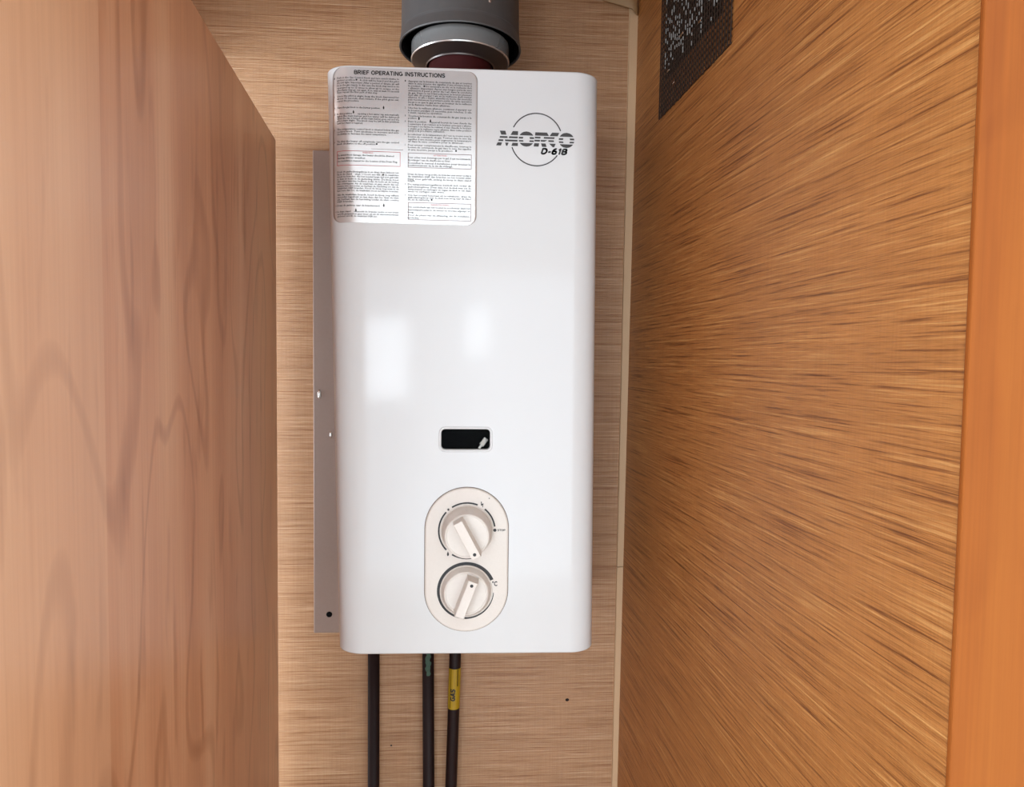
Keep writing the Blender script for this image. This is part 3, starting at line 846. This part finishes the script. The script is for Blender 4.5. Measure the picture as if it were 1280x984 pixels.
for x, y, t_ in ((419.6, 98, '1'), (419.6, 120.8, '2'), (419.6, 134.7, '3'), (419.6, 142.4, '4'), (419.6, 161.5, '5'), (419.6, 176.7, '6'), (507.4, 99.6, '1'), (507.4, 132.7, '2'), (507.4, 142.6, '3'), (507.4, 149.6, '4'), (507.4, 165.6, '5'), (507.4, 178.8, '6'), (508, 228, '5'), (508, 241.6, '6'), (421, 256.1, '3'), (421, 263.8, '4')):
    lab_text(bm, t_, x - .6, x + .6, y, 2.2, res=1)
bt = bm_obj('body_text', bm, plain('grey_ink', srgb(40, 38, 39), 0.6), label)
bt['kind'] = 'stuff'
for x, y in ((447.6, 100.8), (472.4, 179.4), (530.8, 105.5), (570.7, 184.7), (480.6, 217.4), (540.7, 247.0)):
    bm = bmesh.new()
    bm.faces.new([bm.verts.new(lab3(x + 1.15 * math.cos(i * math.pi / 5), y + 1.15 * math.sin(i * math.pi / 5), LIFT + .0001)) for i in range(10)])
    bm_obj('dot_symbol', bm, M_INK, label)
for x, y in ((480.8, 133.8), (444.0, 140.4), (524.4, 145.4), (538.6, 148.2), (481.4, 255.4), (447.0, 262.3)):
    bm = bmesh.new()
    bm.faces.new([bm.verts.new(lab3(x + px * 2.3, y - pz * 2.3, LIFT + .0001)) for px, pz in FLAME])
    bm_obj('flame_symbol', bm, M_INK, label)
def box_outline(bm, x0, y0, x1, y1, w=0.55):
    """one joined frame of thin printed lines"""
    n_ = 24
    loop = [(x0 + (x1 - x0) * i / n_, y0) for i in range(n_)] + [(x1, y0), (x1, y1)] + [(x1 - (x1 - x0) * i / n_, y1) for i in range(1, n_)] + [(x0, y1)]
    mx_, my_ = (x0 + x1) / 2, (y0 + y1) / 2
    inner = [(x - w if x > mx_ + 1e-6 and abs(x - x1) < 1e-6 else (x + w if abs(x - x0) < 1e-6 else x), y + w if y < my_ else y - w) for x, y in loop]
    ring_strip(bm, [[lab3(a, b_, LIFT) for a, b_ in loop], [lab3(a, b_, LIFT) for a, b_ in inner]])
bm = bmesh.new()
bm.faces.new([bm.verts.new(lab3(a, b_, LIFT)) for a, b_ in ((466, 185.3), (505, 185.5), (505, 185.9), (466, 185.6))])
bm_obj('printed_rule', bm, M_INK, label)
M_BOXINK = plain('maroon_ink', srgb(104, 62, 66), 0.6)
for (x0, y0, x1, y1), mt in (((423.0, 188.4, 501.6, 206.6), M_RED), ((511.0, 188.8, 590.2, 207.2), M_BOXINK), ((511.4, 250.8, 590.2, 272.8), M_BOXINK)):
    bm = bmesh.new(); box_outline(bm, x0, y0, x1, y1)
    bm_obj('warning_box', bm, mt, label)
for t_, x0, x1, y in (('WARNING', 455, 468, 190.6), ('ATTENTION', 542.5, 559, 191.2), ('WAARSCHUWING', 539.5, 562.5, 253.2)):
    bm = bmesh.new(); lab_text(bm, t_, x0, x1, y, 1.8, res=1, offset=0.015)
    bm_obj('warning_heading', bm, M_RED, label)['kind'] = 'stuff'

# ------------------------------------------------------------------ flue
flue = bpy.data.objects.new('flue_pipe', None); COL.objects.link(flue)
FX, FY = -0.0070, -0.100
flue.location = (FX, FY, 1.80); bpy.context.view_layer.update()
props(flue, 'dark grey round flue pipe rising above the heater', 'flue')
def fl(prof, name, mat, n=72, smooth=True):
    bm = bmesh.new()
    add_lathe(bm, prof, n, lambda a, b_, h_: (FX + a, FY + b_, h_))
    o = bm_obj(name, bm, mat, flue, smooth=smooth)
    m_ = o.modifiers.new('edges', 'EDGE_SPLIT'); m_.split_angle = math.radians(30)
    return o
ZF = 1.8035
fl([(0.0655, 1.93), (0.0672, ZF + .0005), (0.0690, ZF), (0.0694, ZF + .001), (0.0690, ZF + .0028), (0.0676, ZF + .0115), (0.0662, ZF + .0122), (0.0662, ZF + .0136), (0.0672, ZF + .0144), (0.0672, ZF + .0160), (0.0655, ZF + .0175), (0.0655, 1.9355)], 'outer_pipe', M_FLUE)
fl([(0.0655, ZF + .0005), (0.0640, ZF + .03), (0.0640, ZF + .06), (0.0540, ZF + .06), (0.0540, 1.8075), (0.0530, 1.8070)], 'lining_and_shade_sleeve', M_BLACK)  # black lining; inner sleeve stands in for shade on the upper spigot
fl([(0.0530, 1.8085), (0.0550, 1.8085), (0.0556, 1.8078), (0.0555, 1.7925), (0.0561, 1.7910), (0.0555, 1.7898), (0.0545, 1.7900)], 'spigot', M_SPIGOT)
fl([(0.0545, 1.7900), (0.0395, 1.7845), (0.0388, 1.7832), (0.0378, 1.7838)], 'spigot_rim', M_RIM)
fl([(0.0378, 1.7838), (0.0370, 1.790), (0.0360, 1.7855), (0.0360, 1.7478)], 'heater_outlet', M_OXBLOOD)
for a in (-118, -62):
    t_ = math.radians(a)
    bm = bmesh.new()
    bmesh.ops.create_uvsphere(bm, u_segments=10, v_segments=6, radius=0.0022)
    bmesh.ops.translate(bm, verts=bm.verts, vec=(FX + 0.0657 * math.cos(t_), FY + 0.0657 * math.sin(t_), ZF + 0.0275))
    bm_obj('rivet', bm, M_STEEL, flue, smooth=True)

# ------------------------------------------------------------------ pipes under the heater
def pipe(name, pts, label, group='brown pipes under the heater'):
    root = bpy.data.objects.new(name, None); COL.objects.link(root)
    root.location = pts[-1]; bpy.context.view_layer.update()
    props(root, label, 'pipe', group=group)
    bm = bmesh.new(); add_tube(bm, pts, 0.0076, 28)
    bm_obj('tube', bm, M_PIPE, root, smooth=True)
    return root
pipe('water_pipe', [(-0.1143, -0.020, 1.139), (-0.1140, -0.020, 0.001)], 'plain dark brown pipe at far left under the heater')
p2 = pipe('water_pipe', [(-0.0445, -0.020, 1.139), (-0.0410, -0.020, 0.78), (-0.0400, -0.020, 0.001)], 'dark brown pipe with green verdigris stain near its top')
p3 = pipe('gas_pipe', [(-0.0070, -0.020, 1.139), (-0.0090, -0.020, 1.03), (-0.0125, -0.020, 0.883), (-0.020, -0.020, 0.60), (-0.030, -0.020, 0.001)], 'dark brown pipe with yellow band lettered GAS')
def half_shell(bm, cx_, cy_, r, z0, z1, a0, a1, n=20, dx=0.0, nz=1, jitter=0.0):
    rows_ = []
    for j in range(nz + 1):
        z = z0 + (z1 - z0) * j / nz
        rows_.append([bm.verts.new((cx_(z) + r * math.cos(math.radians(a0 + (a1 - a0) * i / n)), cy_ + r * math.sin(math.radians(a0 + (a1 - a0) * i / n)), z)) for i in range(n + 1)])
    for a, b_ in zip(rows_, rows_[1:]):
        for i in range(n): bm.faces.new((a[i], a[i + 1], b_[i + 1], b_[i]))
GX = lambda z: -0.0090 - (1.03 - z) * (0.0035 / 0.147)
bm = bmesh.new(); half_shell(bm, GX, -0.020, 0.0080, 0.9920, 1.0460, 0, 360, 36)
band = bm_obj('gas_band', bm, M_GAS, p3, smooth=True)
bm = bmesh.new()
def on_band(u, v):         # u runs up the pipe, v round it
    a = -math.pi / 2 - 0.22 + (-v) / 0.0083 * -1.0
    return (GX(u) + 0.00828 * math.cos(a), -0.020 + 0.00828 * math.sin(a), u)
stroke_text(bm, 'GAS', lambda a, b_: on_band(a, -b_), 1.0035, 1.0200, 0.0, 0.0064, 0.26, 0.1, 6)
bm_obj('lettering', bm, M_INK, band)
bm = bmesh.new()           # darker vertical lines printed on the band
for a in (-66, -58, -128):
    half_shell(bm, GX, -0.020, 0.00812, 1.0230 if a != -128 else 0.994, 1.0455, a, a + 5, 2)
bm_obj('printed_line', bm, M_PIPE, band)
bm = bmesh.new()
P2X = lambda z: -0.0445 + (1.139 - z) * (0.0035 / 0.359)
rows_ = []
nz = 16
for j in range(nz + 1):
    z = 1.038 + 0.040 * j / nz
    t_ = j / nz
    mid = -88 + 6 * math.sin(j * 1.3); hw = 9 + 20 * math.sin(math.pi * min(1, t_ * 1.0 + .05)) ** .5 * (0.8 + .3 * math.sin(j * 2.1)) if t_ < .97 else 8
    rows_.append([bm.verts.new((P2X(z) + 0.0078 * math.cos(math.radians(mid + hw * s)), -0.020 + 0.0078 * math.sin(math.radians(mid + hw * s)), z)) for s in (-1, -.5, 0, .5, 1)])
for a, b_ in zip(rows_, rows_[1:]):
    for i in range(4): bm.faces.new((a[i], a[i + 1], b_[i + 1], b_[i]))
bm_obj('verdigris_stain', bm, M_VERD, p2, smooth=True)

# ------------------------------------------------------------------ small marks on the back wall
for x, z, r, lb in ((0.1445, 0.9876, 0.0026, 'small dark nail head on the board wall right of the pipes'), (-0.0934, 0.9305, 0.0013, 'tiny dark nail head between the first two pipes')):
    bm = bmesh.new()
    add_lathe(bm, [(r, 0.0), (r * .9, -0.0006), (r * .4, -0.0009), (0, -0.0009)], 12, lambda a, b_, h_: (x + a, h_, z + b_ * .8))
    props(bm_obj('nail_head', bm, M_PIPE, smooth=True), lb, 'nail')
